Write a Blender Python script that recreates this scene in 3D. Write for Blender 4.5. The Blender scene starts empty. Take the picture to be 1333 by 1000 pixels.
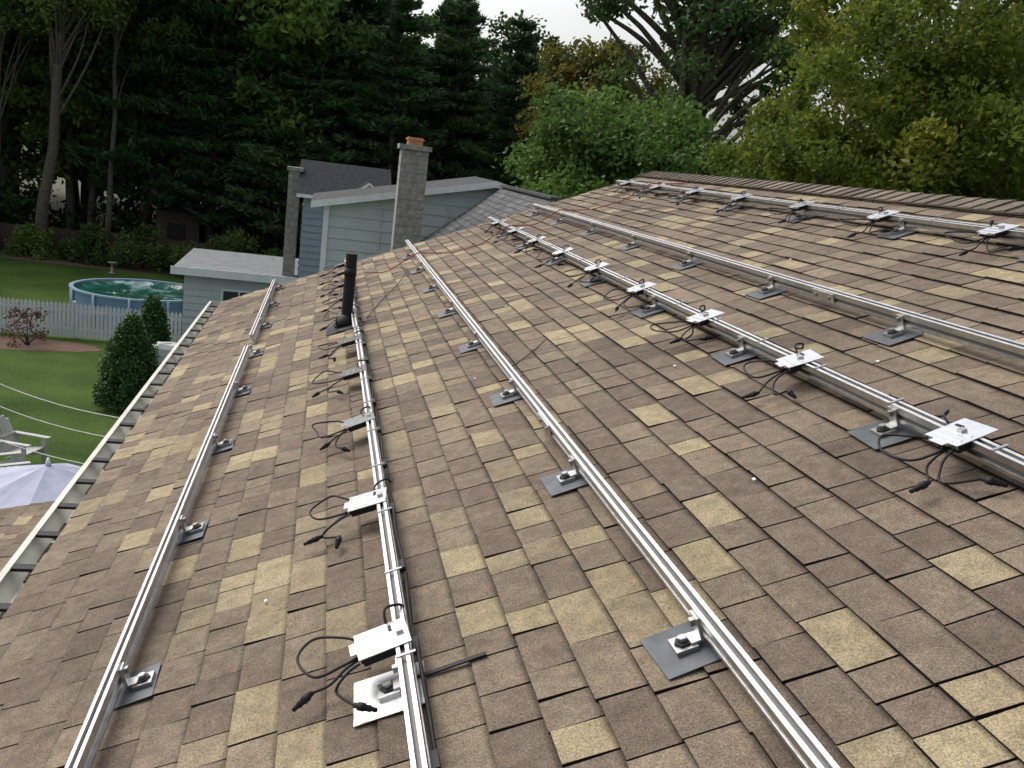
import bpy, math, random
import numpy as np
from mathutils import Vector, Matrix
random.seed(7); RNG=np.random.default_rng(7)
scene=bpy.context.scene
COL=scene.collection
# ------------------------------------------------------------------ materials
def newmat(name):
    m=bpy.data.materials.new(name); m.use_nodes=True
    nt=m.node_tree; bs=nt.nodes['Principled BSDF']
    return m,nt,bs
def plain(name,col,rough=.6,metal=0.,nscale=0,namt=.25,bump=0.,bscale=None,spec=.5):
    m,nt,bs=newmat(name)
    bs.inputs['Roughness'].default_value=rough; bs.inputs['Metallic'].default_value=metal
    bs.inputs['Specular IOR Level'].default_value=spec
    bs.inputs['Base Color'].default_value=(*col,1)
    tc=nt.nodes.new('ShaderNodeTexCoord')
    if nscale:
        n=nt.nodes.new('ShaderNodeTexNoise'); n.inputs['Scale'].default_value=nscale; n.inputs['Detail'].default_value=6
        nt.links.new(tc.outputs['Object'],n.inputs['Vector'])
        r=nt.nodes.new('ShaderNodeValToRGB')
        r.color_ramp.elements[0].position=.3; r.color_ramp.elements[1].position=.7
        r.color_ramp.elements[0].color=(*[c*(1-namt) for c in col],1)
        r.color_ramp.elements[1].color=(*[min(1,c*(1+namt)) for c in col],1)
        nt.links.new(n.outputs['Fac'],r.inputs['Fac']); nt.links.new(r.outputs['Color'],bs.inputs['Base Color'])
    if bump:
        n2=nt.nodes.new('ShaderNodeTexNoise'); n2.inputs['Scale'].default_value=bscale or 40; n2.inputs['Detail'].default_value=5
        nt.links.new(tc.outputs['Object'],n2.inputs['Vector'])
        b=nt.nodes.new('ShaderNodeBump'); b.inputs['Strength'].default_value=bump; b.inputs['Distance'].default_value=.02
        nt.links.new(n2.outputs['Fac'],b.inputs['Height']); nt.links.new(b.outputs['Normal'],bs.inputs['Normal'])
    return m
def shingle_mat(name,cols,band=(.80,.92,.38)):
    m,nt,bs=newmat(name); L=nt.links.new
    at=nt.nodes.new('ShaderNodeAttribute'); at.attribute_name='rnd'
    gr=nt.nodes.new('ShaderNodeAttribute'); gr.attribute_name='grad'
    cr=nt.nodes.new('ShaderNodeValToRGB'); e=cr.color_ramp.elements
    e[0].position=0; e[0].color=(*cols[0],1); e[1].position=1; e[1].color=(*cols[-1],1)
    k=len(cols); pos=[0,.30,.60,.79,.86,1]
    for i in range(1,k-1):
        q=e.new(pos[i]); q.color=(*cols[i],1)
    L(at.outputs['Fac'],cr.inputs['Fac'])
    tc=nt.nodes.new('ShaderNodeTexCoord')
    def noise(scale,det,rough,lo,hi,a=.3,b=.7):
        n=nt.nodes.new('ShaderNodeTexNoise'); n.inputs['Scale'].default_value=scale; n.inputs['Detail'].default_value=det; n.inputs['Roughness'].default_value=rough
        L(tc.outputs['Object'],n.inputs['Vector'])
        r=nt.nodes.new('ShaderNodeMapRange'); r.inputs['From Min'].default_value=a; r.inputs['From Max'].default_value=b
        r.inputs['To Min'].default_value=lo; r.inputs['To Max'].default_value=hi; L(n.outputs['Fac'],r.inputs['Value']); return n,r
    n,nr=noise(210,3,.85,.28,1.78)
    _,nr2=noise(.9,6,.6,.80,1.2)
    _,nr3=noise(18,5,.65,.74,1.24)
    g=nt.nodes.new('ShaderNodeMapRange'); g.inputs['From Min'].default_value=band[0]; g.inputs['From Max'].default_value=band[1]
    g.inputs['To Min'].default_value=1; g.inputs['To Max'].default_value=band[2]; L(gr.outputs['Fac'],g.inputs['Value'])  # shadow line blended into the tab colour below the next course
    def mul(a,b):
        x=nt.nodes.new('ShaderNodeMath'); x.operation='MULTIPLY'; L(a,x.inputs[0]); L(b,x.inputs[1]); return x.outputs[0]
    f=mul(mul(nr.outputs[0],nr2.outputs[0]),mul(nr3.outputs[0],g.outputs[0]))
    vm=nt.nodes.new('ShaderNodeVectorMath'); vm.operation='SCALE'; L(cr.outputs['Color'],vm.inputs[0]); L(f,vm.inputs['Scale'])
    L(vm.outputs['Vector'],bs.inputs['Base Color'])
    b=nt.nodes.new('ShaderNodeBump'); b.inputs['Strength'].default_value=.8; b.inputs['Distance'].default_value=.003
    L(n.outputs['Fac'],b.inputs['Height']); L(b.outputs['Normal'],bs.inputs['Normal'])
    bs.inputs['Roughness'].default_value=.9; bs.inputs['Specular IOR Level'].default_value=.2
    return m
def leaf_mat(name,cols,trans=.35):
    m,nt,bs=newmat(name); L=nt.links.new
    at=nt.nodes.new('ShaderNodeAttribute'); at.attribute_name='rnd'
    cr=nt.nodes.new('ShaderNodeValToRGB'); e=cr.color_ramp.elements
    e[0].position=0; e[0].color=(*cols[0],1); e[1].position=1; e[1].color=(*cols[-1],1)
    for i in range(1,len(cols)-1):
        q=e.new(i/(len(cols)-1)); q.color=(*cols[i],1)
    oi=nt.nodes.new('ShaderNodeObjectInfo')
    hs=nt.nodes.new('ShaderNodeHueSaturation')
    mr=nt.nodes.new('ShaderNodeMapRange'); mr.inputs['To Min'].default_value=.7; mr.inputs['To Max'].default_value=1.4
    L(oi.outputs['Random'],mr.inputs['Value']); L(mr.outputs[0],hs.inputs['Value'])
    mh=nt.nodes.new('ShaderNodeMapRange'); mh.inputs['To Min'].default_value=.515; mh.inputs['To Max'].default_value=.475
    L(oi.outputs['Random'],mh.inputs['Value']); L(mh.outputs[0],hs.inputs['Hue'])
    L(at.outputs['Fac'],cr.inputs['Fac']); L(cr.outputs['Color'],hs.inputs['Color'])
    L(hs.outputs['Color'],bs.inputs['Base Color']); bs.inputs['Roughness'].default_value=.6; bs.inputs['Specular IOR Level'].default_value=.25
    tr=nt.nodes.new('ShaderNodeBsdfTranslucent'); L(hs.outputs['Color'],tr.inputs['Color'])
    mx=nt.nodes.new('ShaderNodeMixShader'); mx.inputs[0].default_value=trans
    L(bs.outputs[0],mx.inputs[1]); L(tr.outputs[0],mx.inputs[2])
    L(mx.outputs[0],nt.nodes['Material Output'].inputs['Surface'])
    return m
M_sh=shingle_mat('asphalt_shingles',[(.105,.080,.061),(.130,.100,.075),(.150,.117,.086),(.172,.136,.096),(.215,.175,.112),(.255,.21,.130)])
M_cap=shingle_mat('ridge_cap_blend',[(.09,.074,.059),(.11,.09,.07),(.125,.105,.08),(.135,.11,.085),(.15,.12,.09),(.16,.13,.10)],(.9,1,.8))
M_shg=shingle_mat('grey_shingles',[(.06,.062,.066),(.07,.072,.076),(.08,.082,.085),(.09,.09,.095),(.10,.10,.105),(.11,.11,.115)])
M_under=plain('shingle_edge_bitumen',(.016,.013,.011),.95,spec=.1)
M_al=plain('mill_aluminium',(.52,.52,.52),.40,1.,30,.16,.05,60)
M_al2=plain('inverter_plate_aluminium',(.78,.78,.78),.22,1.,25,.06,.03,50)
M_flash=plain('painted_flashing',(.070,.078,.086),.5,.3,12,.3,.1,30,spec=.4)
M_flashL=plain('bright_flashing',(.60,.60,.60),.32,.9,12,.12,.1,30)
M_steel=plain('stainless_steel',(.40,.40,.40),.3,1.)
M_blk=plain('black_cable_rubber',(.010,.010,.011),.6,spec=.25)
M_pvc=plain('black_pipe_plastic',(.010,.010,.011),.6,0,20,.3,spec=.25)
M_white=plain('cream_painted_aluminium',(.46,.45,.39),.5,0,6,.18,.05,20)
M_wtrim=plain('white_trim_paint',(.58,.60,.62),.5,0,4,.08)
M_gdirt=plain('gutter_debris',(.05,.042,.028),.9,0,30,.5,.6,60)
M_siding=plain('pale_blue_siding',(.37,.415,.43),.6,0,3,.06,.04,20)
M_siding2=plain('blue_grey_siding',(.20,.25,.30),.6,0,3,.08,.04,20)
M_block=plain('concrete_block_render',(.22,.21,.19),.9,0,9,.3,.5,40)
M_clay=plain('clay_flue_tile',(.42,.20,.10),.8,0,12,.2,.2,30)
M_glass=plain('window_glass',(.03,.035,.04),.08)
def grass():
    m,nt,bs=newmat('lawn_grass'); L=nt.links.new
    tc=nt.nodes.new('ShaderNodeTexCoord')
    n=nt.nodes.new('ShaderNodeTexNoise'); n.inputs['Scale'].default_value=.35; n.inputs['Detail'].default_value=8; n.inputs['Roughness'].default_value=.65
    L(tc.outputs['Object'],n.inputs['Vector'])
    n2=nt.nodes.new('ShaderNodeTexNoise'); n2.inputs['Scale'].default_value=14; n2.inputs['Detail'].default_value=6; n2.inputs['Roughness'].default_value=.75
    L(tc.outputs['Object'],n2.inputs['Vector'])
    a=nt.nodes.new('ShaderNodeMath'); a.operation='MULTIPLY_ADD'; a.inputs[1].default_value=.5; L(n.outputs['Fac'],a.inputs[0])
    h=nt.nodes.new('ShaderNodeMath'); h.operation='MULTIPLY'; h.inputs[1].default_value=.5; L(n2.outputs['Fac'],h.inputs[0]); L(h.outputs[0],a.inputs[2])
    cr=nt.nodes.new('ShaderNodeValToRGB'); e=cr.color_ramp.elements
    e[0].position=.38; e[0].color=(.022,.050,.009,1); e[1].position=.62; e[1].color=(.090,.145,.030,1)
    L(a.outputs[0],cr.inputs['Fac']); L(cr.outputs['Color'],bs.inputs['Base Color'])
    b=nt.nodes.new('ShaderNodeBump'); b.inputs['Strength'].default_value=1; b.inputs['Distance'].default_value=.08
    L(n2.outputs['Fac'],b.inputs['Height']); L(b.outputs['Normal'],bs.inputs['Normal'])
    bs.inputs['Roughness'].default_value=.9; bs.inputs['Specular IOR Level'].default_value=.1
    return m
M_grass=grass()
M_bark=plain('tree_bark',(.075,.062,.050),.95,0,8,.4,.8,14)
M_mulch=plain('bark_mulch',(.09,.05,.03),.95,0,25,.5,.8,40)
M_brown=plain('weathered_brown_wood',(.05,.034,.025),.9,0,10,.4,.3,30)
M_litter=plain('forest_floor',(.035,.037,.016),.95,0,3,.5,.8,8)
# ------------------------------------------------------------------ mesh builder
class B:
    def __init__(s): s.v=[]; s.f=[]; s.m=[]; s.mats=[]; s.sm=[]
    def mi(s,mat):
        if mat not in s.mats: s.mats.append(mat)
        return s.mats.index(mat)
    def face(s,pts,mat,smooth=False):
        i=len(s.v); s.v+= [tuple(p) for p in pts]; s.f.append(tuple(range(i,i+len(pts)))); s.m.append(s.mi(mat)); s.sm.append(smooth)
    def hexa(s,P,mat):
        i=len(s.v); s.v+=[tuple(p) for p in P]
        for q in ((3,2,1,0),(4,5,6,7),(0,1,5,4),(1,2,6,5),(2,3,7,6),(3,0,4,7)):
            s.f.append(tuple(i+k for k in q)); s.m.append(s.mi(mat)); s.sm.append(False)
    def box(s,x0,x1,y0,y1,z0,z1,mat,T=None):
        P=[(x0,y0,z0),(x1,y0,z0),(x1,y1,z0),(x0,y1,z0),(x0,y0,z1),(x1,y0,z1),(x1,y1,z1),(x0,y1,z1)]
        if T: P=[T(*p) for p in P]
        s.hexa(P,mat)
    def tube(s,pts,rad,mat,seg=8,cap=True,smooth=True):
        pts=[Vector(p) for p in pts]; n=len(pts)
        if not hasattr(rad,'__len__'): rad=[rad]*n
        base=len(s.v); ref=None
        for i,p in enumerate(pts):
            t=(pts[min(i+1,n-1)]-pts[max(i-1,0)]).normalized()
            if ref is None:
                ref=Vector((0,0,1)) if abs(t.z)<.9 else Vector((1,0,0))
            a=(ref-t*ref.dot(t)); a.normalize(); ref=a; b=t.cross(a)
            for k in range(seg):
                an=2*math.pi*k/seg; q=p+(a*math.cos(an)+b*math.sin(an))*rad[i]; s.v.append(tuple(q))
        mi=s.mi(mat)
        for i in range(n-1):
            for k in range(seg):
                a0=base+i*seg+k; a1=base+i*seg+(k+1)%seg
                s.f.append((a0,a1,a1+seg,a0+seg)); s.m.append(mi); s.sm.append(smooth)
        if cap:
            s.f.append(tuple(base+k for k in range(seg))[::-1]); s.m.append(mi); s.sm.append(False)
            s.f.append(tuple(base+(n-1)*seg+k for k in range(seg))); s.m.append(mi); s.sm.append(False)
    def extrude(s,prof,y0,y1,mat,T=None,closed=True):
        T=T or (lambda x,y,z:(x,y,z)); n=len(prof); base=len(s.v)
        for y in (y0,y1):
            for (a,c) in prof: s.v.append(tuple(T(a,y,c)))
        mi=s.mi(mat)
        for k in range(n if closed else n-1):
            k2=(k+1)%n; s.f.append((base+k,base+k2,base+n+k2,base+n+k)); s.m.append(mi); s.sm.append(False)
        if closed:
            s.f.append(tuple(base+k for k in range(n))[::-1]); s.m.append(mi); s.sm.append(False)
            s.f.append(tuple(base+n+k for k in range(n))); s.m.append(mi); s.sm.append(False)
    def obj(s,name,parent=None,bevel=0):
        me=bpy.data.meshes.new(name); me.from_pydata(s.v,[],s.f)
        for m in s.mats: me.materials.append(m)
        me.polygons.foreach_set('material_index',s.m); me.polygons.foreach_set('use_smooth',s.sm); me.update()
        o=bpy.data.objects.new(name,me); COL.objects.link(o)
        if parent: o.parent=parent
        if bevel:
            b=o.modifiers.new('bevel','BEVEL'); b.width=bevel; b.segments=2; b.limit_method='ANGLE'
        return o
def empty(name,loc=(0,0,0)):
    o=bpy.data.objects.new(name,None); COL.objects.link(o); o.location=loc; return o
# ------------------------------------------------------------------ roof frame
AL=math.radians(22.6); CA,SA=math.cos(AL),math.sin(AL); EYE=7.0; Z0=EYE-1.45
def R(s,y,n): return (s*CA-n*SA, y, Z0+s*SA+n*CA)
S_EAVE=-1.17; S_RIDGE=4.115; Y0,Y1=-1.6,11.08
def shingles(name,T,s0,s1,y0,y1,parent,mat,expo=.128,seed=1):
    rg=random.Random(seed); b=B(); rn=[]; gr=[]
    n=int((s1-s0)/expo)+1
    for i in range(n):
        sa=s0+i*expo; sb=min(sa+expo+.012,s1)
        if sb-sa<.02: continue
        y=y0-rg.random()*.2
        while y<y1:
            w=rg.choice([.12,.15,.17,.19,.22,.25]); ya=max(y,y0); yb=min(y+w,y1); y+=w
            if yb-ya<.02: continue
            g=.0020+rg.random()*.0022
            js=rg.uniform(-.003,.003); t=rg.choice([.008,.009,.013]); ja=rg.uniform(-.0012,.0012); k=rg.uniform(-.002,.002)
            r=rg.random()
            P=[(sa+js,ya+g,0),(sb,ya+g,-.004),(sb,yb-g,-.004),(sa+js+k,yb-g,0),(sa+js,ya+g,t+ja),(sb,ya+g,.002),(sb,yb-g,.002),(sa+js+k,yb-g,t-ja)]
            P=[T(*p) for p in P]; i0=len(b.v); b.v+=P
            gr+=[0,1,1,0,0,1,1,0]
            mi=b.mi(mat); me_=b.mi(M_under)
            for q,mm in (((4,5,6,7),mi),((0,4,7,3),me_),((0,1,5,4),me_),((3,7,6,2),me_)):
                b.f.append(tuple(i0+z for z in q)); b.m.append(mm); b.sm.append(False); rn.append(r)
    o=b.obj(name,parent)
    a=o.data.attributes.new('rnd','FLOAT','FACE'); a.data.foreach_set('value',rn)
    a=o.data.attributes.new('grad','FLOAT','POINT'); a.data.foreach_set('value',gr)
    return o
house=empty('shingled_house')
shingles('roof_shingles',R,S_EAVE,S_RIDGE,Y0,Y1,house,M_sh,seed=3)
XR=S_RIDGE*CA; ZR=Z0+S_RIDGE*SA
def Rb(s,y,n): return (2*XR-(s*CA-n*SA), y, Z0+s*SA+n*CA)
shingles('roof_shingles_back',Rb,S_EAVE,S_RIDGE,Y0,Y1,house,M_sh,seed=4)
b=B()
b.box(S_EAVE,S_RIDGE,Y0,Y1,-.03,-.0045,M_under,R); b.box(S_EAVE,S_RIDGE,Y0,Y1,-.03,-.0045,M_under,Rb)
b.obj('roof_deck',house)
b=B()
XE=S_EAVE*CA; XEB=2*XR-XE; ZE=Z0+S_EAVE*SA
b.box(XE+.35,XEB-.35,Y0+.3,Y1-.3,0,ZE-.1,M_siding)
for yy in (Y0+.3,Y1-.3):
    b.face([(XE+.35,yy,ZE-.1),(XEB-.35,yy,ZE-.1),(XEB-.35,yy,ZE+.0),(XR,yy,ZR-.1),(XE+.35,yy,ZE+.0)],M_siding)
b.obj('walls',house)
b=B()
b.box(XE-.0,XE+.025,Y0,Y1,ZE-.2,ZE-.02,M_wtrim); b.box(XE+.025,XE+.35,Y0,Y1,ZE-.2,ZE-.18,M_wtrim)
for T in (R,Rb):
    b.box(S_EAVE,S_RIDGE-.02,Y1+.001,Y1+.03,-.18,-.006,M_wtrim,T)
    b.box(S_EAVE,S_RIDGE-.02,Y1-.03,Y1+.035,-.005,-.001,M_white,T)
b.obj('fascia_and_rake_trim',house)
b=B()
for T in (R,Rb):
    b.box(S_RIDGE-.14,S_RIDGE+.004,Y0,Y1,.004,.020,M_under,T)
b.obj('ridge_vent',house)
b=B(); rn=[];gr=[]
y=Y0; rg=random.Random(5)
while y<Y1:
    r=rg.random(); yb=min(y+.15,Y1); h0=.034+rg.random()*.005
    for T in (R,Rb):
        i0=len(b.v); P=[(S_RIDGE-.165,y,.020),(S_RIDGE+.010,y,.020),(S_RIDGE+.010,yb,.020),(S_RIDGE-.165,yb,.020),
           (S_RIDGE-.165,y,h0),(S_RIDGE+.012,y,h0),(S_RIDGE+.012,yb,.026),(S_RIDGE-.165,yb,.026)]
        P=[T(*p) for p in P]; b.v+=P; gr+=[0]*8
        for q in ((3,2,1,0),(4,5,6,7),(0,1,5,4),(1,2,6,5),(2,3,7,6),(3,0,4,7)):
            b.f.append(tuple(i0+k for k in q)); b.m.append(b.mi(M_cap)); b.sm.append(False); rn.append(r)
    y+=.145
o=b.obj('ridge_cap_shingles',house)
a=o.data.attributes.new('rnd','FLOAT','FACE'); a.data.foreach_set('value',rn)
a=o.data.attributes.new('grad','FLOAT','POINT'); a.data.foreach_set('value',gr)
# ------------------------------------------------------------------ gutter
b=B(); gx=XE; gz=ZE
prof=[(gx+.0,gz-.005),(gx-.0,gz-.10),(gx-.075,gz-.10),(gx-.10,gz-.07),(gx-.135,gz-.03),(gx-.135,gz-.005),(gx-.108,gz-.005),
      (gx-.108,gz-.012),(gx-.128,gz-.012),(gx-.128,gz-.03),(gx-.095,gz-.064),(gx-.072,gz-.094),(gx-.006,gz-.094),(gx-.006,gz-.005)]
b.extrude(prof,Y0,Y1+.03,M_white)
rg=random.Random(9); y=Y0
while y<Y1-.3:
    l=rg.uniform(.05,.3)
    if rg.random()<.5: b.box(gx-.07,gx-.02,y,y+l,gz-.093,gz-.086,M_gdirt)
    y+=l+.05
b.box(gx-.13,gx-.001,Y1+.03,Y1+.035,gz-.10,gz-.005,M_white)
gut=b.obj('rain_gutter')
bh=B(); y=Y0+.2
while y<Y1:
    bh.box(gx-.110,gx-.004,y,y+.05,gz-.022,gz-.008,M_pvc); y+=.36
bh.obj('gutter_hangers',gut)
# ------------------------------------------------------------------ rails
W=.034; NB,NT=.045,.1
M_slot=plain('rail_slot_shade',(.12,.12,.12),.6,.6)  # dark strips laid in the rail grooves stand in for their shade
def rail(s,y0,y1,name='mounting_rail'):
    h=W/2; g=.009
    prof=[(-h,NB),(h,NB),(h,NB+.012),(h-g,NB+.013),(h-g,NB+.030),(h,NB+.031),(h,NT),(.0065,NT),(.0065,NT-.014),(-.0065,NT-.014),(-.0065,NT),(-h,NT),(-h,NB+.031),(-h+g,NB+.030),(-h+g,NB+.013),(-h,NB+.012)]
    b=B(); b.extrude([(s+p,q) for p,q in prof],y0,y1,M_al,R)
    b.box(s-.0063,s+.0063,y0+.002,y1-.002,NT-.0138,NT-.0125,M_slot,R)
    b.box(s-h+g-.0008,s-h+g-.0002,y0+.002,y1-.002,NB+.0135,NB+.0295,M_slot,R)
    return b.obj(name)
S=[-.505,.342,1.056,2.027,2.565,3.548]
rail(S[0],-1.2,7.22); rail(S[0],7.66,10.9)
rail(S[1],-1.2,6.62); rail(S[1]-.008,6.66,10.9); rail(S[2],-1.2,10.9); rail(S[3],-1.2,10.75); rail(S[4],-1.2,10.75); rail(S[5],-1.2,10.6)
def splice(s,y):
    b=B(); b.box(s-W/2-.005,s-W/2-.0005,y-.1,y+.1,NB+.004,NB+.048,M_al,R)
    for q in (-.06,.06): b.box(s-W/2-.012,s-W/2-.005,y+q-.007,y+q+.007,NB+.018,NB+.032,M_steel,R)
    b.obj('rail_splice')
splice(S[2],3.55); splice(S[4],4.05); splice(S[3],5.2)
def mount(s,y,side=-1,light=False,center=False):
    b=B(); f=M_flashL if light else M_flash
    c=s+side*.062; rg=random.Random(int(s*997+y*131)); ro=rg.uniform(-.08,.08); cr,sr=math.cos(ro),math.sin(ro)
    fs=(.095,.095) if light else (.080,.092)
    def T(x,yy,z): return R(c+x,y+yy,z)
    def TF(x,yy,z): return R(c+(-side*.045 if center else 0)+x*cr-yy*sr,y+x*sr+yy*cr,z)
    b.box(-fs[0],fs[0],-fs[1],fs[1],.0135,.0155,f,TF)
    b.box(-.028,.028,-.032,.032,.0155,.028,M_steel if not light else M_flashL,T)
    for r0,r1,z0,z1,m in ((.022,.022,.028,.033,M_blk),(.012,.012,.033,.045,M_steel)):
        ring=lambda r,z:[T(r*math.cos(k*math.pi/3),r*math.sin(k*math.pi/3),z) for k in range(6)]
        A=ring(r0,z0);C=ring(r1,z1)
        for k in range(6): b.face([A[k],A[(k+1)%6],C[(k+1)%6],C[k]],m)
        b.face(C,m)
    e=-side*(.062-W/2-.001)
    lo,hi=(e-.006,e) if side<0 else (e,e+.006)
    b.box(lo,hi,-.022,.022,.030,.090,M_al,T)
    q0,q1=(.014,e-.006) if side<0 else (e+.006,-.014)
    b.box(min(q0,q1),max(q0,q1),-.022,.022,.0285,.034,M_al,T)
    x0=e+side*.006; b.box(min(x0,x0+side*.012),max(x0,x0+side*.012),-.008,.008,.066,.082,M_steel,T)
    return b.obj('flashing_mount')
def mounts(s,y0,sp,y1,**k):
    y=y0
    while y<y1: mount(s,y,**k); y+=sp
mounts(S[2],1.90,1.17,10.7); mounts(S[3],2.62,1.17,10.6); mounts(S[4],3.42,1.18,10.5); mounts(S[5],3.76,1.18,10.5)
mounts(S[0],2.63,1.155,10.8,side=1,center=True)
mount(S[1],2.14,-1,True)
# ------------------------------------------------------------------ micro inverters
def smooth(pts,n=6):
    P=[Vector(p) for p in pts]; out=[]
    for i in range(len(P)-1):
        p0=P[max(i-1,0)];p1=P[i];p2=P[i+1];p3=P[min(i+2,len(P)-1)]
        for k in range(n):
            t=k/n
            out.append(.5*((2*p1)+(p2-p0)*t+(2*p0-5*p1+4*p2-p3)*t*t+(3*p1-p0-3*p2+p3)*t*t*t))
    out.append(P[-1]); return out
def inverter(s,y,seed,off=0.):
    rg=random.Random(seed); b=B()
    rot=rg.uniform(-.12,.12); cr,sr=math.cos(rot),math.sin(rot)
    def T(x,yy,z): return R(s+off+x*cr-yy*sr,y+x*sr+yy*cr,z+NT)
    b.box(-.120,.022,-.066,.066,.001,.004,M_al2,T)
    b.box(-.120,-.116,-.066,.066,-.008,.001,M_al2,T)
    b.box(-.138,-.120,-.028,.028,.001,.0035,M_al2,T)
    x1=-.022-off
    b.box(-.112,x1,-.058,.058,-.024,-.001,M_blk,T)
    for q in (-.095,-.06): b.box(q,q+.010,-.05,.05,.004,.0055,M_al2,T)
    b.box(-.010-off,.010-off,-.010,.010,.004,.012,M_steel,T)
    b.box(-.028,-.018,.02,.05,.004,.0055,M_blk,T)
    j=lambda a:rg.uniform(-a,a)
    floor=-.072
    c1=[(-.10,.050,-.016),(-.15,.08,.0+j(.01)),(-.22+j(.04),.13+j(.03),.012+j(.02)),(-.27+j(.035),.05+j(.03),0),(-.24,-.03+j(.02),-.01),(-.16,-.025,-.015),(-.11,-.01,-.016)]
    b.tube([T(*p) for p in smooth(c1)],.004,M_blk,6)
    c2=[(-.10,-.04,-.016),(-.15,-.055,-.02),(-.19+j(.03),-.07,-.04),(-.20+j(.03),-.11+j(.03),-.055),(-.16+j(.02),-.15+j(.03),floor+.02)]
    b.tube([T(*p) for p in smooth(c2)],.004,M_blk,6)
    def conn(p,d,l=.05):
        p=Vector(p); d=Vector(d).normalized()
        b.tube([T(*(p+d*t*l)) for t in (0,.25,.26,.6,.61,1,1.01,1.35)],[.0075,.0075,.011,.011,.0085,.0085,.006,.006],M_blk,8)
    conn(c2[-1],(.5+j(.6),-.8,-.1))
    c3=[(-.105,-.02,-.016),(-.16,-.02,-.03),(-.21,-.045,-.045+j(.01)),(-.245+j(.03),-.075+j(.04),floor+.025)]
    b.tube([T(*p) for p in smooth(c3)],.004,M_blk,6); conn(c3[-1],(-.6+j(.4),-.5+j(.5),0))
    c4=[(-.03,.06,-.01),(-.02,.10,.02+j(.01)),(.02,.13,.012),(.03,.17,-.02),(.026,.24,-.035)]
    b.tube([T(*p) for p in smooth(c4)],.004,M_blk,6)
    return b.obj('micro_inverter')
for k,yy in enumerate([2.26,3.27,4.33,5.33,6.25,7.35,8.15,8.95,9.8,10.45]): inverter(S[1],yy,k)
for k in range(9): inverter(S[3],2.30+.965*k,20+k,.045)
for k in range(7): inverter(S[5],4.12+1.0*k,40+k,.03)
def trunk_cable(s,y0,y1,seed):
    rg=random.Random(seed); b=B(); pts=[]; y=y0
    while y<y1:
        pts.append(R(s+W/2+.010+rg.uniform(-.002,.008),y,.066+rg.uniform(-.022,.012))); y+=.16
    b.tube(smooth(pts,3),.0048,M_blk,6)
    pts=[(p[0]+.006,p[1],p[2]-.012+rg.uniform(-.01,.006)) for p in pts]; b.tube(smooth(pts,3),.004,M_blk,6)
    y=y0+.2
    while y<y1:
        b.box(s-W/2-.003,s+W/2+.016,y,y+.010,.1002,.103,M_steel,R)
        b.box(s+W/2+.004,s+W/2+.022,y+.06,y+.12,.055,.075,M_blk,R); y+=.49
    return b.obj('trunk_cable')
trunk_cable(S[1],-1,10.8,1); trunk_cable(S[3],-1,10.6,2); trunk_cable(S[5],2,10.5,3)
b=B(); b.box(S[1]+.0,S[1]+.20,2.155,2.17,.0135,.018,M_blk,R); b.obj('rubber_strip')
vp=empty('vent_pipe'); PX,PY=.225,7.3; pz=Z0+PX*SA/CA
b=B()
b.tube([(PX,PY,pz-.05),(PX,PY,pz+.57)],.043,M_pvc,24,cap=False); b.tube([(PX,PY,pz+.57),(PX,PY,pz+.5701),(PX,PY,pz+.2)],[.043,.037,.037],M_blk,24,cap=False)
b.tube([(PX,PY,pz+.40),(PX,PY,pz+.46)],.047,M_pvc,24)
b.obj('pipe',vp)
b=B(); ps=PX/CA
b.box(ps-.15,ps+.07,PY-.2,PY+.15,.0135,.016,M_blk,R)
b.tube([(PX,PY,pz),(PX,PY,pz+.05),(PX,PY,pz+.10)],[.085,.075,.048],M_pvc,24)
b.obj('boot_flashing',vp)
M_red=plain('red_rope',(.24,.03,.02),.8,0,60,.3)
b=B(); pts=[]
rg=random.Random(3)
s=.5
while s<3.95:
    n=.018
    for q in S: n=max(n,.108-abs(s-q)*.28)
    pts.append(R(s,9.45+.05*math.sin(s*3)+rg.uniform(-.01,.01),n)); s+=.08
b.tube(smooth(pts,2),.0052,M_red,6); b.obj('safety_rope')
b=B(); b.tube(smooth([R(.42,7.3,.02),R(.55,7.8,.02),R(.75,8.4,.03),R(.9,9.1,.03),R(.85,9.4,.02)]),.004,M_blk,6); b.obj('loose_cable')
b=B(); b.tube(smooth([R(1.1,4.7,.018),R(1.22,4.82,.018),R(1.36,5.0,.02)]),.003,M_blk,6); b.obj('loose_cable')
for (s,y) in ((1.72,3.9),(2.3,3.2),(.9,4.7),(1.35,6.2),(2.9,5.1),(-.1,2.9),(1.5,2.6)):
    b=B(); b.box(s,s+.009,y,y+.014,.014,.017,M_wtrim,R); b.obj('tape_scrap')
# ------------------------------------------------------------------ ground
b=B(); b.face([(-900,-900,0),(900,-900,0),(900,900,0),(-900,900,0)],M_grass); b.obj('ground')
b=B(); b.face([(-120,50.5,.006),(120,50.5,.006),(120,130,.006),(-120,130,.006)],M_litter); b.obj('forest_floor')
def ell(cx,cy,rx,ry,z,mat,name,seed=0,n=40):
    rg=random.Random(seed); b=B()
    b.face([(cx+rx*math.cos(t*2*math.pi/n)*(1+rg.uniform(-.06,.06)),cy+ry*math.sin(t*2*math.pi/n)*(1+rg.uniform(-.06,.06)),z) for t in range(n)],mat); return b.obj(name)
ell(-8.9,30.2,2.4,.9,.008,M_mulch,'mulch_bed')
ell(-9.5,48.8,6.5,1.6,.008,M_mulch,'garden_bed',2)
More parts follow.
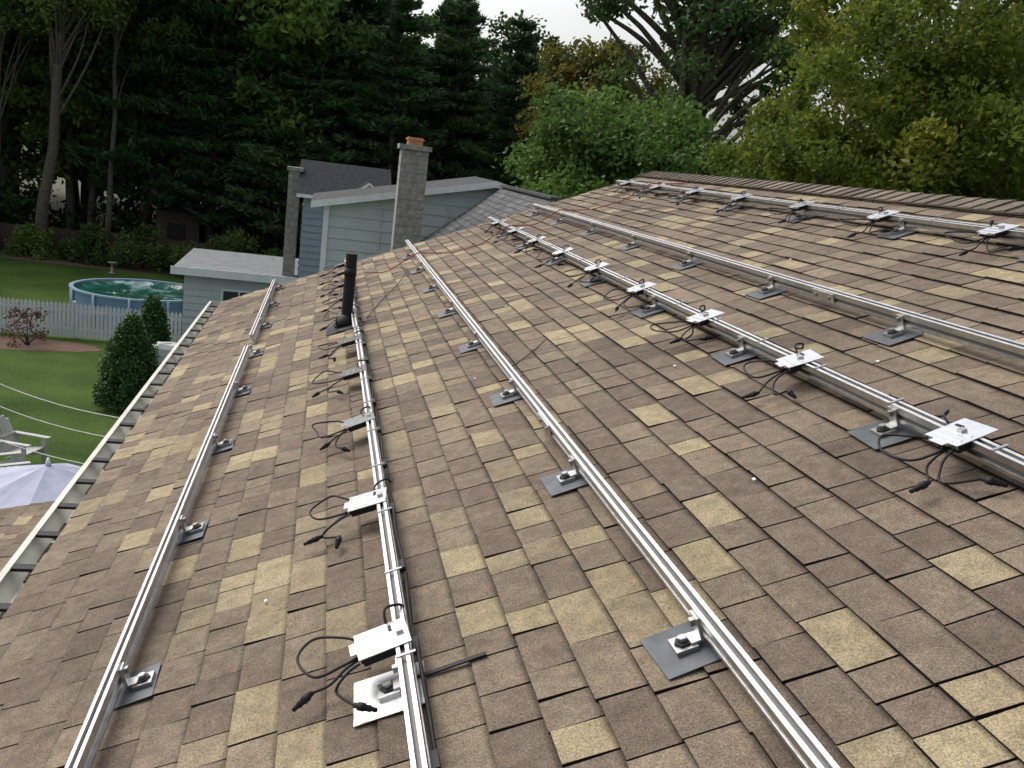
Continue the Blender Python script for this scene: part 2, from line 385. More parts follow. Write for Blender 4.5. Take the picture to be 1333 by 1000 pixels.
# ------------------------------------------------------------------ leaves
def leaves_obj(name,C,L,Wd,rnd,mat,parent=None,tilt=1.0,dirs=None,link=True):
    N=len(C); g=RNG
    if dirs is None:
        u=g.normal(size=(N,3)); u[:,2]*=tilt
    else: u=dirs+g.normal(size=(N,3))*.35
    u/=np.linalg.norm(u,axis=1)[:,None]
    w=g.normal(size=(N,3)); w-= (w*u).sum(1)[:,None]*u; w/=np.linalg.norm(w,axis=1)[:,None]
    V=np.empty((N,4,3),dtype=np.float32)
    V[:,0]=C-u*L[:,None]; V[:,1]=C+w*Wd[:,None]; V[:,2]=C+u*L[:,None]; V[:,3]=C-w*Wd[:,None]
    me=bpy.data.meshes.new(name); me.vertices.add(4*N); me.vertices.foreach_set('co',V.ravel())
    me.loops.add(4*N); me.loops.foreach_set('vertex_index',np.arange(4*N,dtype=np.int32))
    me.polygons.add(N); me.polygons.foreach_set('loop_start',np.arange(0,4*N,4,dtype=np.int32)); me.polygons.foreach_set('loop_total',np.full(N,4,dtype=np.int32))
    me.update(calc_edges=True); me.materials.append(mat)
    a=me.attributes.new('rnd','FLOAT','FACE'); a.data.foreach_set('value',rnd.astype(np.float32))
    if not link: return me
    o=bpy.data.objects.new(name,me); COL.objects.link(o)
    if parent: o.parent=parent
    return o
def clump_pts(cent,rad,per,flat=.7):
    C=[];r=[]
    for c,q in zip(cent,rad):
        d=RNG.normal(size=(per,3)); d/=np.linalg.norm(d,axis=1)[:,None]
        d*= (RNG.random(per)**.55*RNG.choice([1,1,1.35],per))[:,None]*q; d[:,2]*=flat; C.append(c+d)
        r.append(np.clip(RNG.random()*.6+RNG.random(per)*.4,0,1))
    return np.concatenate(C),np.concatenate(r)
def crown(cc,cr,n,rad,lowcut=-.7,surf=.35):
    out=[]
    while len(out)<n:
        d=RNG.normal(size=3); d/=np.linalg.norm(d)
        if d[2]<lowcut: continue
        t=RNG.random()**surf
        out.append(np.array(cc)+d*t*np.array(cr)*RNG.uniform(.82,1.08))
    return np.array(out), RNG.uniform(rad[0],rad[1],n)
def wood_mesh(base,top,r0,targets,rg,limbr=.3):
    b=B(); base=Vector(base); top=Vector(top)
    pts=[base.lerp(top,t)+Vector((rg.uniform(-.15,.15),rg.uniform(-.15,.15),0))*(0 if t==0 else 1) for t in (0,.15,.3,.45,.6,.75,.9,1)]
    rr=[r0*1.25,r0,r0*.9,r0*.8,r0*.62,r0*.45,r0*.28,r0*.1]
    b.tube(pts,rr,M_bark,10)
    for t in targets:
        t=Vector(t); h=min(max((t.z-base.z)/(top.z-base.z)-.28*rg.uniform(.6,1.2),.2),.88)
        k=h*7; i=min(int(k),6); p=pts[i].lerp(pts[i+1],k-i)
        mid=p.lerp(t,.5)+Vector((rg.uniform(-.3,.3),rg.uniform(-.3,.3),rg.uniform(-.1,.5)))
        q=r0*limbr*rg.uniform(.7,1.2)
        b.tube(smooth([p,mid,t],4),[q*(1-.09*j) for j in range(9)],M_bark,6)
    return b
def dec_tree(name,loc,h,cc,cr,ncl,rad,per,ls,mat,r0,seed,lean=(0,0),nl=40,surf=.35,lowcut=-.7,flat=.7,limbr=.3):
    rg=random.Random(seed); e=empty(name,loc)
    cen,ra=crown(cc,cr,ncl,rad,lowcut,surf)
    C,r=clump_pts(cen,ra,per,flat); N=len(C)
    leaves_obj('foliage',C,RNG.uniform(.7,1.3,N)*ls,RNG.uniform(.7,1.3,N)*ls*.6,r,mat,e)
    idx=[rg.randrange(len(cen)) for _ in range(min(nl,len(cen)))]
    wood_mesh((0,0,0),(lean[0],lean[1],h*.92),r0,[cen[i] for i in idx],rg,limbr).obj('trunk_and_limbs',e)
    return e
ML_dark=leaf_mat('leaves_dark_green',[(.018,.045,.012),(.038,.078,.019),(.065,.115,.028),(.10,.15,.036)],.42)
ML_mid=leaf_mat('leaves_green',[(.032,.072,.015),(.06,.12,.024),(.09,.165,.034),(.13,.205,.042)],.48)
ML_yel=leaf_mat('leaves_yellow_green',[(.07,.11,.014),(.12,.16,.02),(.18,.205,.025),(.27,.255,.03)],.52)
ML_aut=leaf_mat('leaves_autumn',[(.08,.10,.02),(.12,.125,.022),(.18,.14,.025),(.21,.18,.03)],.48)
ML_pine=leaf_mat('pine_needles',[(.016,.040,.017),(.030,.064,.026),(.050,.096,.038),(.080,.13,.048)],.25)
ML_red=leaf_mat('leaves_dark_red',[(.05,.02,.02),(.09,.04,.03),(.12,.07,.035)],.3)
dec_tree('yellow_green_tree',(13.2,19.6,0),13.5,(0,0,8.3),(4.9,4.4,5.2),380,(.35,.85),280,.070,ML_yel,.22,1,nl=60,surf=.5)
dec_tree('leafy_tree',(8.9,27.5,0),9.5,(0,0,6.0),(4.2,3.4,3.7),260,(.4,.95),250,.088,ML_mid,.2,2,nl=30,surf=.4)
dec_tree('oak_tree',(15.0,36,0),19,(-.5,0,13.8),(7.8,5,6.2),150,(.5,1.1),200,.11,ML_dark,.5,3,lean=(-2.4,0),nl=100,surf=.5,limbr=.30)
dec_tree('autumn_tree',(12.2,44,0),15,(0,0,9.8),(3.4,3.0,3.6),90,(.5,1.0),190,.13,ML_aut,.22,4,nl=30)
dec_tree('maple_tree',(24.5,31,0),17,(0,0,11),(5.0,4.5,6),140,(.7,1.2),240,.11,ML_yel,.3,5)
dec_tree('slender_tree',(-13.4,49.2,0),19,(1.6,0,13.5),(2.6,2.4,5.0),40,(.5,1.0),170,.12,ML_mid,.27,6,lean=(1.6,0),nl=24)
dec_tree('slender_tree',(-15.6,49.8,0),18,(.3,0,13),(2.4,2.4,4.8),40,(.5,1.0),170,.12,ML_mid,.17,7,lean=(.3,0),nl=20)
dec_tree('slender_tree',(-10.6,50.2,0),17,(.4,0,13),(2.2,2.2,4.2),32,(.5,.9),170,.12,ML_dark,.14,8,lean=(.5,0),nl=20)
def dec_var(i,mat,h=16):
    cen,ra=crown((0,0,h*.58),(3.6,3.6,h*.42),110,(.5,1.15),-.9,.45)
    C,r=clump_pts(cen,ra,220); N=len(C)
    me=leaves_obj('forest_foliage',C,RNG.uniform(.7,1.3,N)*.15,RNG.uniform(.7,1.3,N)*.095,r,mat,link=False)
    rg=random.Random(i); bb=wood_mesh((0,0,0),(rg.uniform(-.6,.6),0,h*.93),.2,[cen[k] for k in range(0,30)],rg)
    w=bb.obj('tmp'); wm=w.data; bpy.data.objects.remove(w); return me,wm
def pine_var(i,h=17):
    rg=random.Random(100+i); Cs=[];Ds=[];rs=[]; bb=B()
    bb.tube([(0,0,0),(0,0,h*.5),(.1,0,h*.98)],[.26,.18,.03],M_bark,8)
    z=h*.14
    while z<h*.98:
        f=(1-(z/h))
        Lb=(.5+4.1*f**.75)*rg.uniform(.75,1.1)
        nb=rg.choice([4,5,6]); a0=rg.random()*6.28
        for k in range(nb):
            a=a0+k*6.283/nb+rg.uniform(-.3,.3); l=Lb*rg.uniform(.6,1.15); up=rg.uniform(-.08,.22)
            d=np.array([math.cos(a),math.sin(a),up]); side=np.array([-math.sin(a),math.cos(a),0])
            p0=np.array([0,0,z]); bb.tube([p0,p0+d*l*.5,p0+d*l+np.array([0,0,.06*l])],[.05,.035,.01],M_bark,5,cap=False)
            n=int(120*l); t=RNG.random(n)**.7
            w=RNG.normal(size=n)*.28*l*(.25+.75*np.sin(np.pi*np.clip(t,0,1)*.85))*.6
            P=p0+d*(t*l)[:,None]+side*w[:,None]+np.stack([0*t,0*t,.06*l*t*t+RNG.normal(size=n)*.10-np.abs(w)*.1],1)
            Cs.append(P); Ds.append(np.repeat((d*.8+np.array([0,0,.35]))[None],n,0)); rs.append(np.clip(RNG.random(n)*.5+rg.random()*.5,0,1))
        z+=rg.uniform(.45,.85)
    C=np.concatenate(Cs);D=np.concatenate(Ds);r=np.concatenate(rs);N=len(C)
    me=leaves_obj('pine_foliage',C,RNG.uniform(.7,1.3,N)*.20,RNG.uniform(.7,1.3,N)*.05,r,ML_pine,dirs=D,link=False)
    w=bb.obj('tmp'); wm=w.data; bpy.data.objects.remove(w); return me,wm
decs=[dec_var(0,ML_dark),dec_var(1,ML_dark),dec_var(2,ML_mid),dec_var(3,ML_mid),dec_var(4,ML_dark)]
pines=[pine_var(0),pine_var(1),pine_var(2)]
forest=empty('distant_trees')
def inst(var,x,y,sc,sz,rot,parent,nm):
    for me,n2 in zip(var,('foliage','wood')):
        o=bpy.data.objects.new(nm+'_'+n2,me); COL.objects.link(o); o.parent=parent
        o.location=(x,y,-.1); o.scale=(sc,sc,sz); o.rotation_euler=(0,0,rot)
rg=random.Random(11)
def hs(x,y):
    q=x/y
    if q<-.05: return 1.35
    if q<.1: return 1.12
    if q<.2: return .95
    return .62
for y,st,m in ((56,4.8,1.),(64,5.4,1.08),(75,6.4,1.15),(90,7.5,1.25)):
    x=-.72*y
    while x<1.0*y:
        q=x/y; xx=x+rg.uniform(-1,1); yy=y+rg.uniform(-2.5,2.5)
        h=hs(xx,yy)*m*rg.uniform(.82,1.12)
        pp=.12 if q<-.2 else (.72 if q<.17 else .12)
        if rg.random()<pp: inst(rg.choice(pines),xx,yy,h*.95,h,rg.random()*6.28,forest,'pine')
        else: inst(rg.choice(decs),xx,yy,max(h,.8)*1.02,h,rg.random()*6.28,forest,'tree')
        x+=st*rg.uniform(.8,1.2)
for (x,y,s) in ((-1.5,52,1.02),(3.2,51,.92),(6.5,53,1.0),(9.2,50,.86),(-6,53,1.1)):
    e=empty('pine_tree'); inst(rg.choice(pines),x,y,s,s,rg.random()*6,e,'pine')
for (x,y,s,v) in ((-12.2,54,1.25,1),(-20,50,1.1,2),(-8.6,53.5,1.2,0)):
    e=empty('deciduous_tree'); inst(decs[v],x,y,s*.8,s*1.1,rg.random()*6,e,'tree')
def shrub(name,loc,r,h,mat,n=40,per=160,ls=.07,shape='round',seed=0):
    e=empty(name,loc); cen=[];ra=[]
    for k in range(n):
        a=RNG.random()*6.283
        if shape=='cone':
            t=RNG.random()**1.3; rr=r*(1-t**2.0)*RNG.uniform(.72,1.0)*.86; cen.append((rr*math.cos(a),rr*math.sin(a),.15+t*(h-.3)))
            ra.append(.19)
        else:
            t=RNG.random(); rr=r*math.sqrt(max(0,1-t*t))*RNG.uniform(.5,1); cen.append((rr*math.cos(a),rr*math.sin(a),.1+t*h*.85)); ra.append(r*.3)
    C,q=clump_pts(np.array(cen),np.array(ra),per,1.0); C[:,2]=np.maximum(C[:,2],.02); N=len(C)
    leaves_obj('foliage',C,RNG.uniform(.7,1.3,N)*ls,RNG.uniform(.7,1.3,N)*ls*.5,q,mat,e)
    b=B()
    for k in range(6):
        c=cen[rg.randrange(len(cen))]; b.tube([(0,0,0),(c[0]*.4,c[1]*.4,c[2]*.6),c],[.035,.02,.008],M_bark,5)
    b.obj('stems',e); return e
ML_cone=leaf_mat('arborvitae_foliage',[(.014,.045,.013),(.026,.070,.018),(.042,.10,.025)],.15)
shrub('conical_evergreen_shrub',(-4.40,24.1,0),.86,2.35,ML_cone,180,170,.05,'cone')
shrub('conical_evergreen_shrub',(-4.62,28.2,0),.62,2.15,ML_cone,110,150,.05,'cone')
shrub('red_leaf_shrub',(-8.5,30.1,0),.75,1.25,ML_red,16,34,.055)
for (x,y,r,h) in ((-8.5,48.5,1.6,2.0),(-6.2,47.5,1.3,1.4),(-11,49,1.3,1.7),(-4.2,48.5,1.5,2.2),(-13.6,49.2,1.2,1.4),(-2.2,47,1.2,1.6),(-17,49,1.6,1.8)):
    shrub('garden_shrub',(x,y,0),r,h,ML_dark if r>1.25 else ML_mid,30,150,.09)
shrub('garden_shrub',(-3.6,25.0,0),.5,.9,ML_yel,14,90,.06)
under=empty('woodland_undergrowth')
cen=np.stack([RNG.uniform(-45,70,420),RNG.uniform(51.5,60,420),RNG.uniform(.2,2.4,420)],1)
C,q=clump_pts(cen,RNG.uniform(.7,1.4,420),150,.9); N=len(C)
leaves_obj('foliage',C,RNG.uniform(.7,1.3,N)*.16,RNG.uniform(.7,1.3,N)*.10,q*.7,ML_dark,under)
# ------------------------------------------------------------------ fences
b=B(); x=-22.; FY=31.5
M_fence=plain('white_picket_paint',(.46,.49,.52),.5,0,3,.1)
while x<-4.2:
    h=1.08+random.uniform(-.012,.012)
    b.box(x,x+.095,FY,FY+.02,.05,h,M_fence)
    b.face([(x,FY-.001,h),(x+.095,FY-.001,h),(x+.0475,FY-.001,h+.08)],M_fence); b.face([(x,FY+.021,h),(x+.0475,FY+.021,h+.08),(x+.095,FY+.021,h)],M_fence)
    x+=.125
for z in (.25,.85): b.box(-22,-4.2,FY+.023,FY+.06,z,z+.08,M_fence)
x=-22
while x<-4: b.box(x,x+.1,FY+.025,FY+.13,0,1.2,M_fence); x+=2.4
b.obj('picket_fence')
b=B(); x=-26
while x<-5.5:
    b.box(x,x+.14,50.2,50.23,0,1.35+random.uniform(-.03,.03),M_brown); x+=.15
b.box(-26,-5.5,50.235,50.28,.3,.4,M_brown); b.box(-26,-5.5,50.235,50.28,1.0,1.1,M_brown); b.obj('wooden_fence')
b=B(); b.box(-8.6,-6.4,52.2,54.4,0,2.6,M_brown); M_shr=plain('old_shed_roof',(.16,.15,.15),.8,0,6,.3)
b.hexa([(-8.8,51.9,3.5),(-6.0,51.9,2.4),(-6.0,54.7,2.4),(-8.8,54.7,3.5),(-8.8,51.9,3.6),(-6.0,51.9,2.5),(-6.0,54.7,2.5),(-8.8,54.7,3.6)],M_shr)
b.box(-8.0,-7.1,52.17,52.198,.1,2.0,M_blk); b.obj('garden_shed')
b=B(); b.tube([(-9.4,46,0),(-9.4,46,.05),(-9.4,46,.08),(-9.4,46,.42),(-9.4,46,.46),(-9.4,46,.52)],[.15,.15,.06,.05,.1,.22],M_block,16); b.obj('birdbath')
# ------------------------------------------------------------------ pool
pool=empty('swimming_pool',(-6.35,36.3,0)); b=B(); M_pb=plain('pool_wall_blue',(.10,.20,.30),.4,0,3,.1); M_pr=plain('pool_rim_blue_grey',(.22,.32,.40),.4)
n=48; RX,RY=2.4,2.3; PH=.98
def ringp(r,z): return [(r*math.cos(2*math.pi*k/n),r*RY/RX*math.sin(2*math.pi*k/n),z) for k in range(n)]
def band(A,C,m,sm=False):
    for k in range(n): b.face([A[k],A[(k+1)%n],C[(k+1)%n],C[k]],m,sm)
band(ringp(RX,0),ringp(RX,PH),M_pb)
band(ringp(RX+.06,PH-.03),ringp(RX+.06,PH+.03),M_pr); band(ringp(RX+.06,PH+.03),ringp(RX-.08,PH+.03),M_pr); band(ringp(RX-.08,PH+.03),ringp(RX-.08,PH-.3),M_pr)
for k in range(0,n,4):
    a=2*math.pi*k/n; c,s_=math.cos(a),math.sin(a)*RY/RX
    b.tube([((RX+.05)*c,(RX+.05)*s_,0),((RX+.05)*c,(RX+.05)*s_,PH+.01)],.05,M_pr,6)
b.obj('pool_frame',pool)
def cover_mat():
    m,nt,bs=newmat('pool_cover_green'); L=nt.links.new; bs.inputs['Roughness'].default_value=.16
    tc=nt.nodes.new('ShaderNodeTexCoord'); w=nt.nodes.new('ShaderNodeTexNoise'); w.inputs['Scale'].default_value=.9; w.inputs['Detail'].default_value=6; w.inputs['Distortion'].default_value=1.2
    L(tc.outputs['Object'],w.inputs['Vector']); cr=nt.nodes.new('ShaderNodeValToRGB'); e=cr.color_ramp.elements
    e[0].position=.45; e[0].color=(.008,.055,.035,1); e[1].position=.70; e[1].color=(.26,.36,.36,1); q=e.new(.6); q.color=(.015,.09,.07,1)  # pale end of the ramp paints highlights into the cover folds
    L(w.outputs['Fac'],cr.inputs['Fac']); L(cr.outputs['Color'],bs.inputs['Base Color'])
    bp=nt.nodes.new('ShaderNodeBump'); bp.inputs['Strength'].default_value=.6; bp.inputs['Distance'].default_value=.2
    L(w.outputs['Fac'],bp.inputs['Height']); L(bp.outputs['Normal'],bs.inputs['Normal']); return m
b=B(); MC=cover_mat(); prev=None
for r,z in ((RX-.07,PH-.02),(RX-.3,PH-.12),(RX-.8,PH-.18),(RX-1.5,PH-.2),(.3,PH-.21),(.01,PH-.21)):
    cur=[(p[0],p[1],p[2]+.03*math.sin(k*1.3+r*3)*(1 if r>.5 and r<RX-.15 else 0)) for k,p in enumerate(ringp(r,z))]
    if prev: band(prev,cur,MC)
    prev=cur
b.obj('pool_cover',pool)
# ------------------------------------------------------------------ flat roofed garage
gar=empty('garage')
def siding(b,xa,xb,Y,z0,z1,mat,lx=None,rx=None,sp=.2,T=None):
    z=z0
    while z<z1-.01:
        zt=min(z+sp,z1); l0=lx(z) if lx else xa; r0=rx(z) if rx else xb; l1=lx(zt) if lx else xa; r1=rx(zt) if rx else xb
        if r0-l0<.05: break
        if r1<l1: r1=l1=.5*(l1+r1)
        P=[(l0,Y-.028,z),(r0,Y-.028,z),(r1,Y,zt),(l1,Y,zt)]; Q=[(l0,Y-.028,z),(l0,Y,z),(r0,Y,z),(r0,Y-.028,z)]
        if T: P=[T(*p) for p in P]; Q=[T(*p) for p in Q]
        b.face(P,mat); b.face(Q,mat); z=zt
b=B(); siding(b,-4.05,1.5,30,0,2.68,M_siding,sp=.22)
siding(b,30,34,0,0,2.68,M_siding,sp=.22,T=lambda x,y,z:(-4.05+y,x,z))
b.box(-4.04,1.5,30.02,34,0,2.68,M_siding); b.obj('walls',gar)
M_memb=plain('grey_roof_membrane',(.17,.18,.185),.9,0,4,.2,.2,20,spec=.15)
b=B(); b.hexa([(-4.35,29.6,2.69),(1.7,29.6,2.69),(1.7,34.2,2.75),(-4.35,34.2,2.75),(-4.35,29.6,2.86),(1.7,29.6,2.86),(1.7,34.2,2.95),(-4.35,34.2,2.95)],M_memb)
b.box(-4.4,1.75,29.57,29.598,2.66,2.9,M_wtrim); b.obj('roof',gar)
b=B(); b.box(-2.95,-1.85,29.93,29.968,1.45,2.3,M_wtrim); b.box(-2.87,-2.43,29.90,29.928,1.52,2.23,M_glass); b.box(-2.37,-1.93,29.90,29.928,1.52,2.23,M_glass); b.obj('window',gar)
# ------------------------------------------------------------------ neighbour house
nb=empty('neighbour_house')
YA=24.; xl=.0; xa=4.15; za=6.5; zl=5.58; sl=(za-zl)/(xa-xl); YB=27.2
M_rf=plain('weathered_roofing',(.065,.067,.07),.95,0,8,.25,.3,40,spec=.1)
b=B()
siding(b,xl,8.3,YA,0,za-.02,M_siding,lx=lambda z:max(xl,xl+(z-zl)/sl),rx=lambda z:min(8.3,8.3-(z-zl)/sl),sp=.28)
siding(b,YA,YB,0,0,zl,M_siding2,sp=.2,T=lambda x,y,z:(xl+y,x,z))
b.box(xl+.01,8.3,YA+.01,YB,0,zl-.02,M_siding)
b.face([(xl,YA+.012,zl-.02),(8.3,YA+.012,zl-.02),(xa,YA+.012,za-.02)],M_siding)
b.box(xl-.03,xl+.10,YA-.06,YA-.03,0,zl+.02,M_wtrim)
for xx in (1.35,3.0): b.box(xx,xx+.04,YA-.045,YA-.03,4.2,zl+(xx-xl)*sl-.05,M_siding)
b.obj('walls',nb)
def roofslab(b,pts,t,mat,em):
    up=[Vector(p) for p in pts]; lo=[p-Vector((0,0,t)) for p in up]
    b.face(up,mat)
    b.face(lo[::-1],em)
    for k in range(len(up)): b.face([lo[k],lo[(k+1)%len(up)],up[(k+1)%len(up)],up[k]],em)
b=B(); ov=.35
roofslab(b,[(xl-ov,YA-.3,zl-ov*sl+.12),(xa,YA-.3,za+.12),(xa,YB+.3,za+.12),(xl-ov,YB+.3,zl-ov*sl+.12)],.16,M_rf,M_wtrim)
roofslab(b,[(xa+.001,YA-.3,za+.12),(8.6,YA-.3,zl-ov*sl+.12),(8.6,YB+.3,zl-ov*sl+.12),(xa+.001,YB+.3,za+.12)],.16,M_rf,M_wtrim)
b.obj('main_roof',nb)
WR=4.35; WZ=6.52; WE=2.15; WZE=4.75; ws=math.hypot(WR-WE,WZ-WZE); wc=(WR-WE)/ws; wsn=(WZ-WZE)/ws
def TW(s,y,n): return (WE+s*wc-n*wsn,y,WZE+s*wsn+n*wc)
def TWb(s,y,n): return (2*WR-(WE+s*wc-n*wsn),y,WZE+s*wsn+n*wc)
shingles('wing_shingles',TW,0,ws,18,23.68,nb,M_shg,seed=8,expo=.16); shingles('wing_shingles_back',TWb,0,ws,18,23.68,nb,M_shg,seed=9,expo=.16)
b=B(); b.box(0,ws,18,23.68,-.12,-.005,M_wtrim,TW); b.box(0,ws,18,23.68,-.12,-.005,M_wtrim,TWb)
siding(b,WE+.3,2*WR-WE-.3,18.3,0,WZ-.15,M_siding,lx=lambda z:max(WE+.3,WE+(z-WZE)*wc/wsn+.15),rx=lambda z:min(2*WR-WE-.3,2*WR-WE-(z-WZE)*wc/wsn-.15))
b.box(WE+.3,2*WR-WE-.3,18.34,23.9,0,WZE-.1,M_siding)
b.box(WR-.12,WR+.12,18,23.6,WZ-.02,WZ+.03,M_rf); b.obj('wing_walls',nb)
b=B()
siding(b,-.65,1.75,29.,0,5.5,M_siding2,sp=.2)
b.box(-.65,1.75,29.03,34,0,5.5,M_siding2)
siding(b,29,34,0,0,5.5,M_siding2,sp=.2,T=lambda x,y,z:(-.652+y,x,z)); b.obj('rear_walls',nb)
dk=plain('dark_roofing',(.026,.029,.035),.95,0,10,.3,.3,40,spec=.08)
b=B(); roofslab(b,[(-.85,28.7,5.5),(1.95,28.7,5.5),(1.95,31.0,6.45),(-.85,31.0,6.45)],.1,dk,M_wtrim)
roofslab(b,[(-.85,31.001,6.45),(1.95,31.001,6.45),(1.95,34.2,5.3),(-.85,34.2,5.3)],.1,dk,M_wtrim)
roofslab(b,[(.45,28.5,5.48),(1.22,28.5,6.05),(1.22,30.5,6.05),(.45,30.5,5.48)],.07,dk,M_wtrim)
roofslab(b,[(1.221,28.5,6.05),(1.99,28.5,5.48),(1.99,30.5,5.48),(1.221,30.5,6.05)],.07,dk,M_wtrim)
b.face([(.55,28.62,5.45),(1.9,28.62,5.45),(1.22,28.62,5.95)],M_siding); b.face([(-.65,29.01,5.4),(-.65,34,5.3),(-.65,31.0,6.3)],M_siding2)
b.obj('rear_roof',nb)
b=B()
for (y,z) in ((30.3,3.9),(31.9,3.9),(30.3,1.5)):
    b.box(-.70,-.682,y,y+.8,z,z+1.2,M_wtrim); b.box(-.715,-.701,y+.07,y+.73,z+.07,z+1.13,M_glass)
for (x,z) in ((.95,3.9),):
    b.box(x,x+.5,28.945,28.97,z,z+1.1,M_wtrim); b.box(x+.05,x+.45,28.93,28.944,z+.05,z+1.05,M_glass)
b.obj('rear_windows',nb)
def chimney(name,cx,cy,w,z1,h=.2,flue=True,mat=M_block):
    b=B(); z=0; rg=random.Random(4)
    mort=plain('mortar',(.14,.135,.125),.95)
    b.box(cx-w/2+.006,cx+w/2-.006,cy-w/2+.006,cy+w/2-.006,0,z1-.01,mort)
    i=0
    while z<z1-.05:
        zt=min(z+h-.012,z1-.01)
        for sx in ((-w/2,-.006),(.006,w/2)) if i%2 else ((-w/2,w/2),):
            b.box(cx+sx[0],cx+sx[1],cy-w/2+rg.uniform(-.003,.003),cy+w/2,z,zt,mat)
        z+=h; i+=1
    b.box(cx-w/2-.06,cx+w/2+.06,cy-w/2-.06,cy+w/2+.06,z1-.008,z1+.10,mat)
    if flue:
        b.box(cx-.17,cx+.17,cy-.17,cy+.17,z1+.101,z1+.27,M_clay); b.box(cx-.20,cx+.20,cy-.20,cy+.20,z1+.21,z1+.245,M_clay)
        b.box(cx-.13,cx+.13,cy-.13,cy+.13,z1+.2705,z1+.272,M_blk)
    return b.obj(name,bevel=.006)
chimney('block_chimney',1.9,22.3,.62,7.12)
chimney('block_chimney',-.98,30.2,.36,6.1,flue=False)
# ------------------------------------------------------------------ lower roof of the extension
LA=math.radians(13)
def TL(s,y,n): return (-5.9+s*math.cos(LA)-n*math.sin(LA),y,2.70+s*math.sin(LA)+n*math.cos(LA))
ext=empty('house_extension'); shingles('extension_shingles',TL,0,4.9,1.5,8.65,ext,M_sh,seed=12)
b=B(); b.box(0,4.9,1.5,8.65,-.12,-.005,M_wtrim,TL); b.box(-5.5,-.7,1.8,8.35,0,2.6,M_siding); b.obj('extension_walls',ext)
# ------------------------------------------------------------------ patio umbrella
M_umb=plain('lavender_canvas',(.30,.31,.41),.85,0,6,.1,.1,40)
b=B(); ux,uy=-3.4,13.0; rr=[(.02,2.34),(.5,2.19),(1.0,2.02),(1.4,1.85),(1.42,1.72)]; prev=None
for r,z in rr:
    cur=[]
    for k in range(32):
        a=2*math.pi*k/32; f=1-.045*abs(math.sin(a*4))*(1 if r>.1 else 0); cur.append((ux+r*f*math.cos(a),uy+r*f*math.sin(a),z-(.03*abs(math.sin(a*4)) if r>.1 else 0)))
    if prev:
        for k in range(32): b.face([prev[k],prev[(k+1)%32],cur[(k+1)%32],cur[k]],M_umb)
    prev=cur
b.tube([(ux,uy,0),(ux,uy,2.42)],.02,M_wtrim,10); b.tube([(ux,uy,2.34),(ux,uy,2.38),(ux,uy,2.44)],[.04,.03,.01],M_wtrim,10)
b.tube([(ux,uy,0),(ux,uy,.08)],.28,M_block,16); b.obj('patio_umbrella')
# ------------------------------------------------------------------ adirondack chairs
M_ch=plain('pale_grey_plastic',(.36,.36,.34),.6,0,8,.1)
def chair(x,y,rot):
    b=B(); c,s=math.cos(rot),math.sin(rot)
    def T(a,d,z): return (x+a*c-d*s,y+a*s+d*c,z)
    for k in range(5):
        u=-.24+k*.105; fan=(k-2)*.03; h=[.86,.95,1.0,.95,.86][k]
        b.hexa([T(u,.22,.3),T(u+.09,.22,.3),T(u+.09,.245,.3),T(u,.245,.3),T(u+fan,.52,h),T(u+.09+fan,.52,h),T(u+.09+fan,.545,h),T(u+fan,.545,h)],M_ch)
    for k in range(5):
        d=-.32+k*.11; z=.38-k*.022; b.box(-.27,.27,d,d+.095,z,z+.022,M_ch,T)
    for sx in (-.36,.26):
        b.box(sx,sx+.11,-.40,.38,.58,.605,M_ch,T); b.box(sx+.03,sx+.06,-.33,-.24,0,.58,M_ch,T)
        b.hexa([T(sx+.035,.5,0),T(sx+.065,.5,0),T(sx+.065,.6,0),T(sx+.035,.6,0),T(sx+.035,-.3,.28),T(sx+.065,-.3,.28),T(sx+.065,-.3,.38),T(sx+.035,-.3,.38)],M_ch)
        b.box(sx+.03,sx+.06,.27,.34,.22,.58,M_ch,T)
    b.box(-.3,.3,.33,.36,.56,.62,M_ch,T)
    b.obj('adirondack_chair')
chair(-5.55,19.3,math.radians(70)); chair(-5.5,18.0,math.radians(120))
b=B(); M_cov=plain('grey_vinyl_cover',(.30,.32,.32),.6,0,5,.15,.4,12)
gx0,gy0=-3.8,26.2
prev=None
for z,a,d in ((.05,.62,.36),(.7,.60,.34),(.98,.58,.33),(1.15,.5,.28),(1.25,.36,.18),(1.27,.02,.02)):
    cur=[(gx0+a*math.copysign(abs(math.cos(t))**.5,math.cos(t)),gy0+d*math.copysign(abs(math.sin(t))**.5,math.sin(t)),z+.015*math.sin(5*t)) for t in [2*math.pi*k/32+.01 for k in range(32)]]
    if prev:
        for k in range(32): b.face([prev[k],prev[(k+1)%32],cur[(k+1)%32],cur[k]],M_cov,True)
    prev=cur
b.obj('covered_grill')
M_cush=plain('red_cushion',(.35,.05,.04),.8,0,20,.2)
b=B(); cx0,cy0=-3.3,28.2
for dx in (-.28,.25):
    for dy in (-.25,.25): b.box(cx0+dx,cx0+dx+.03,cy0+dy,cy0+dy+.03,0,.6 if dy<0 else 1.05,M_wtrim)
b.box(cx0-.28,cx0+.28,cy0-.25,cy0+.28,.42,.5,M_cush)
for k in range(5): b.box(cx0-.25+k*.1,cx0-.16+k*.1,cy0+.22,cy0+.25,.5,1.05,M_cush if k%2==0 else M_wtrim)
b.obj('patio_chair')
M_wire=plain('pale_wire',(.35,.37,.35),.6)
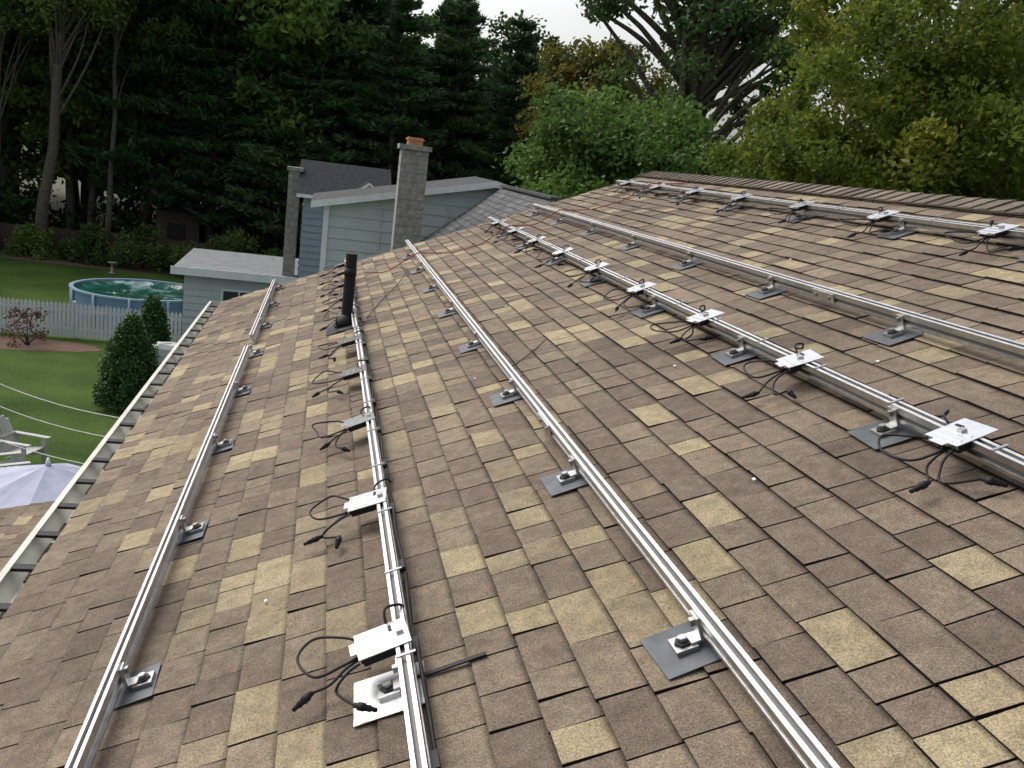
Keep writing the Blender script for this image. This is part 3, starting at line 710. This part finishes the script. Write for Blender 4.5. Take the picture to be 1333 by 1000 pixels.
for i,(zr,zl_,yl) in enumerate(((3.75,3.2,15.5),(3.5,2.9,15.0),(3.15,2.45,14.2))):
    b=B(); p0=Vector((-1.0,10.6,zr)); p1=Vector((-9.5,yl+6,zl_)); pts=[]
    for k in range(25):
        t=k/24; p=p0.lerp(p1,t); p.z-=.75*4*t*(1-t); pts.append(p)
    b.tube(pts,.006,M_wire,5); b.obj('overhead_wire')
# ------------------------------------------------------------------ camera
cam=bpy.data.cameras.new('camera'); co=bpy.data.objects.new('camera',cam); COL.objects.link(co)
f=Vector((.208,.952,-.223)).normalized(); r=Vector((.975,-.184,.122)); r=(r-f*r.dot(f)).normalized(); u=r.cross(f)
m=Matrix((( r.x,u.x,-f.x,0),(r.y,u.y,-f.y,0),(r.z,u.z,-f.z,EYE),(0,0,0,1)))
co.matrix_world=m; cam.lens=33.0; cam.sensor_width=36; cam.clip_start=.05; cam.clip_end=3000
scene.camera=co
# ------------------------------------------------------------------ light
az=math.radians(-45); el=math.radians(48)
w=bpy.data.worlds.new("World"); scene.world=w; w.use_nodes=True; nt=w.node_tree
sky=nt.nodes.new('ShaderNodeTexSky'); sky.sky_type='NISHITA'; sky.sun_disc=False; sky.sun_elevation=el; sky.sun_rotation=az; sky.dust_density=6; sky.air_density=1.2; sky.ozone_density=1
hsv=nt.nodes.new('ShaderNodeHueSaturation'); hsv.inputs['Saturation'].default_value=.3; hsv.inputs['Value'].default_value=1.7
nt.links.new(sky.outputs[0],hsv.inputs['Color']); nt.links.new(hsv.outputs[0],nt.nodes['Background'].inputs['Color'])
nt.nodes['Background'].inputs['Strength'].default_value=.15
sd=bpy.data.lights.new('sun','SUN'); sd.energy=.8; sd.angle=math.radians(30); sd.color=(1,.94,.84)
so=bpy.data.objects.new('sun',sd); COL.objects.link(so)
d=Vector((math.sin(az)*math.cos(el),math.cos(az)*math.cos(el),math.sin(el)))
so.rotation_euler=d.to_track_quat('Z','Y').to_euler()
scene.view_settings.view_transform='Standard'; scene.view_settings.look='None'; scene.view_settings.exposure=0
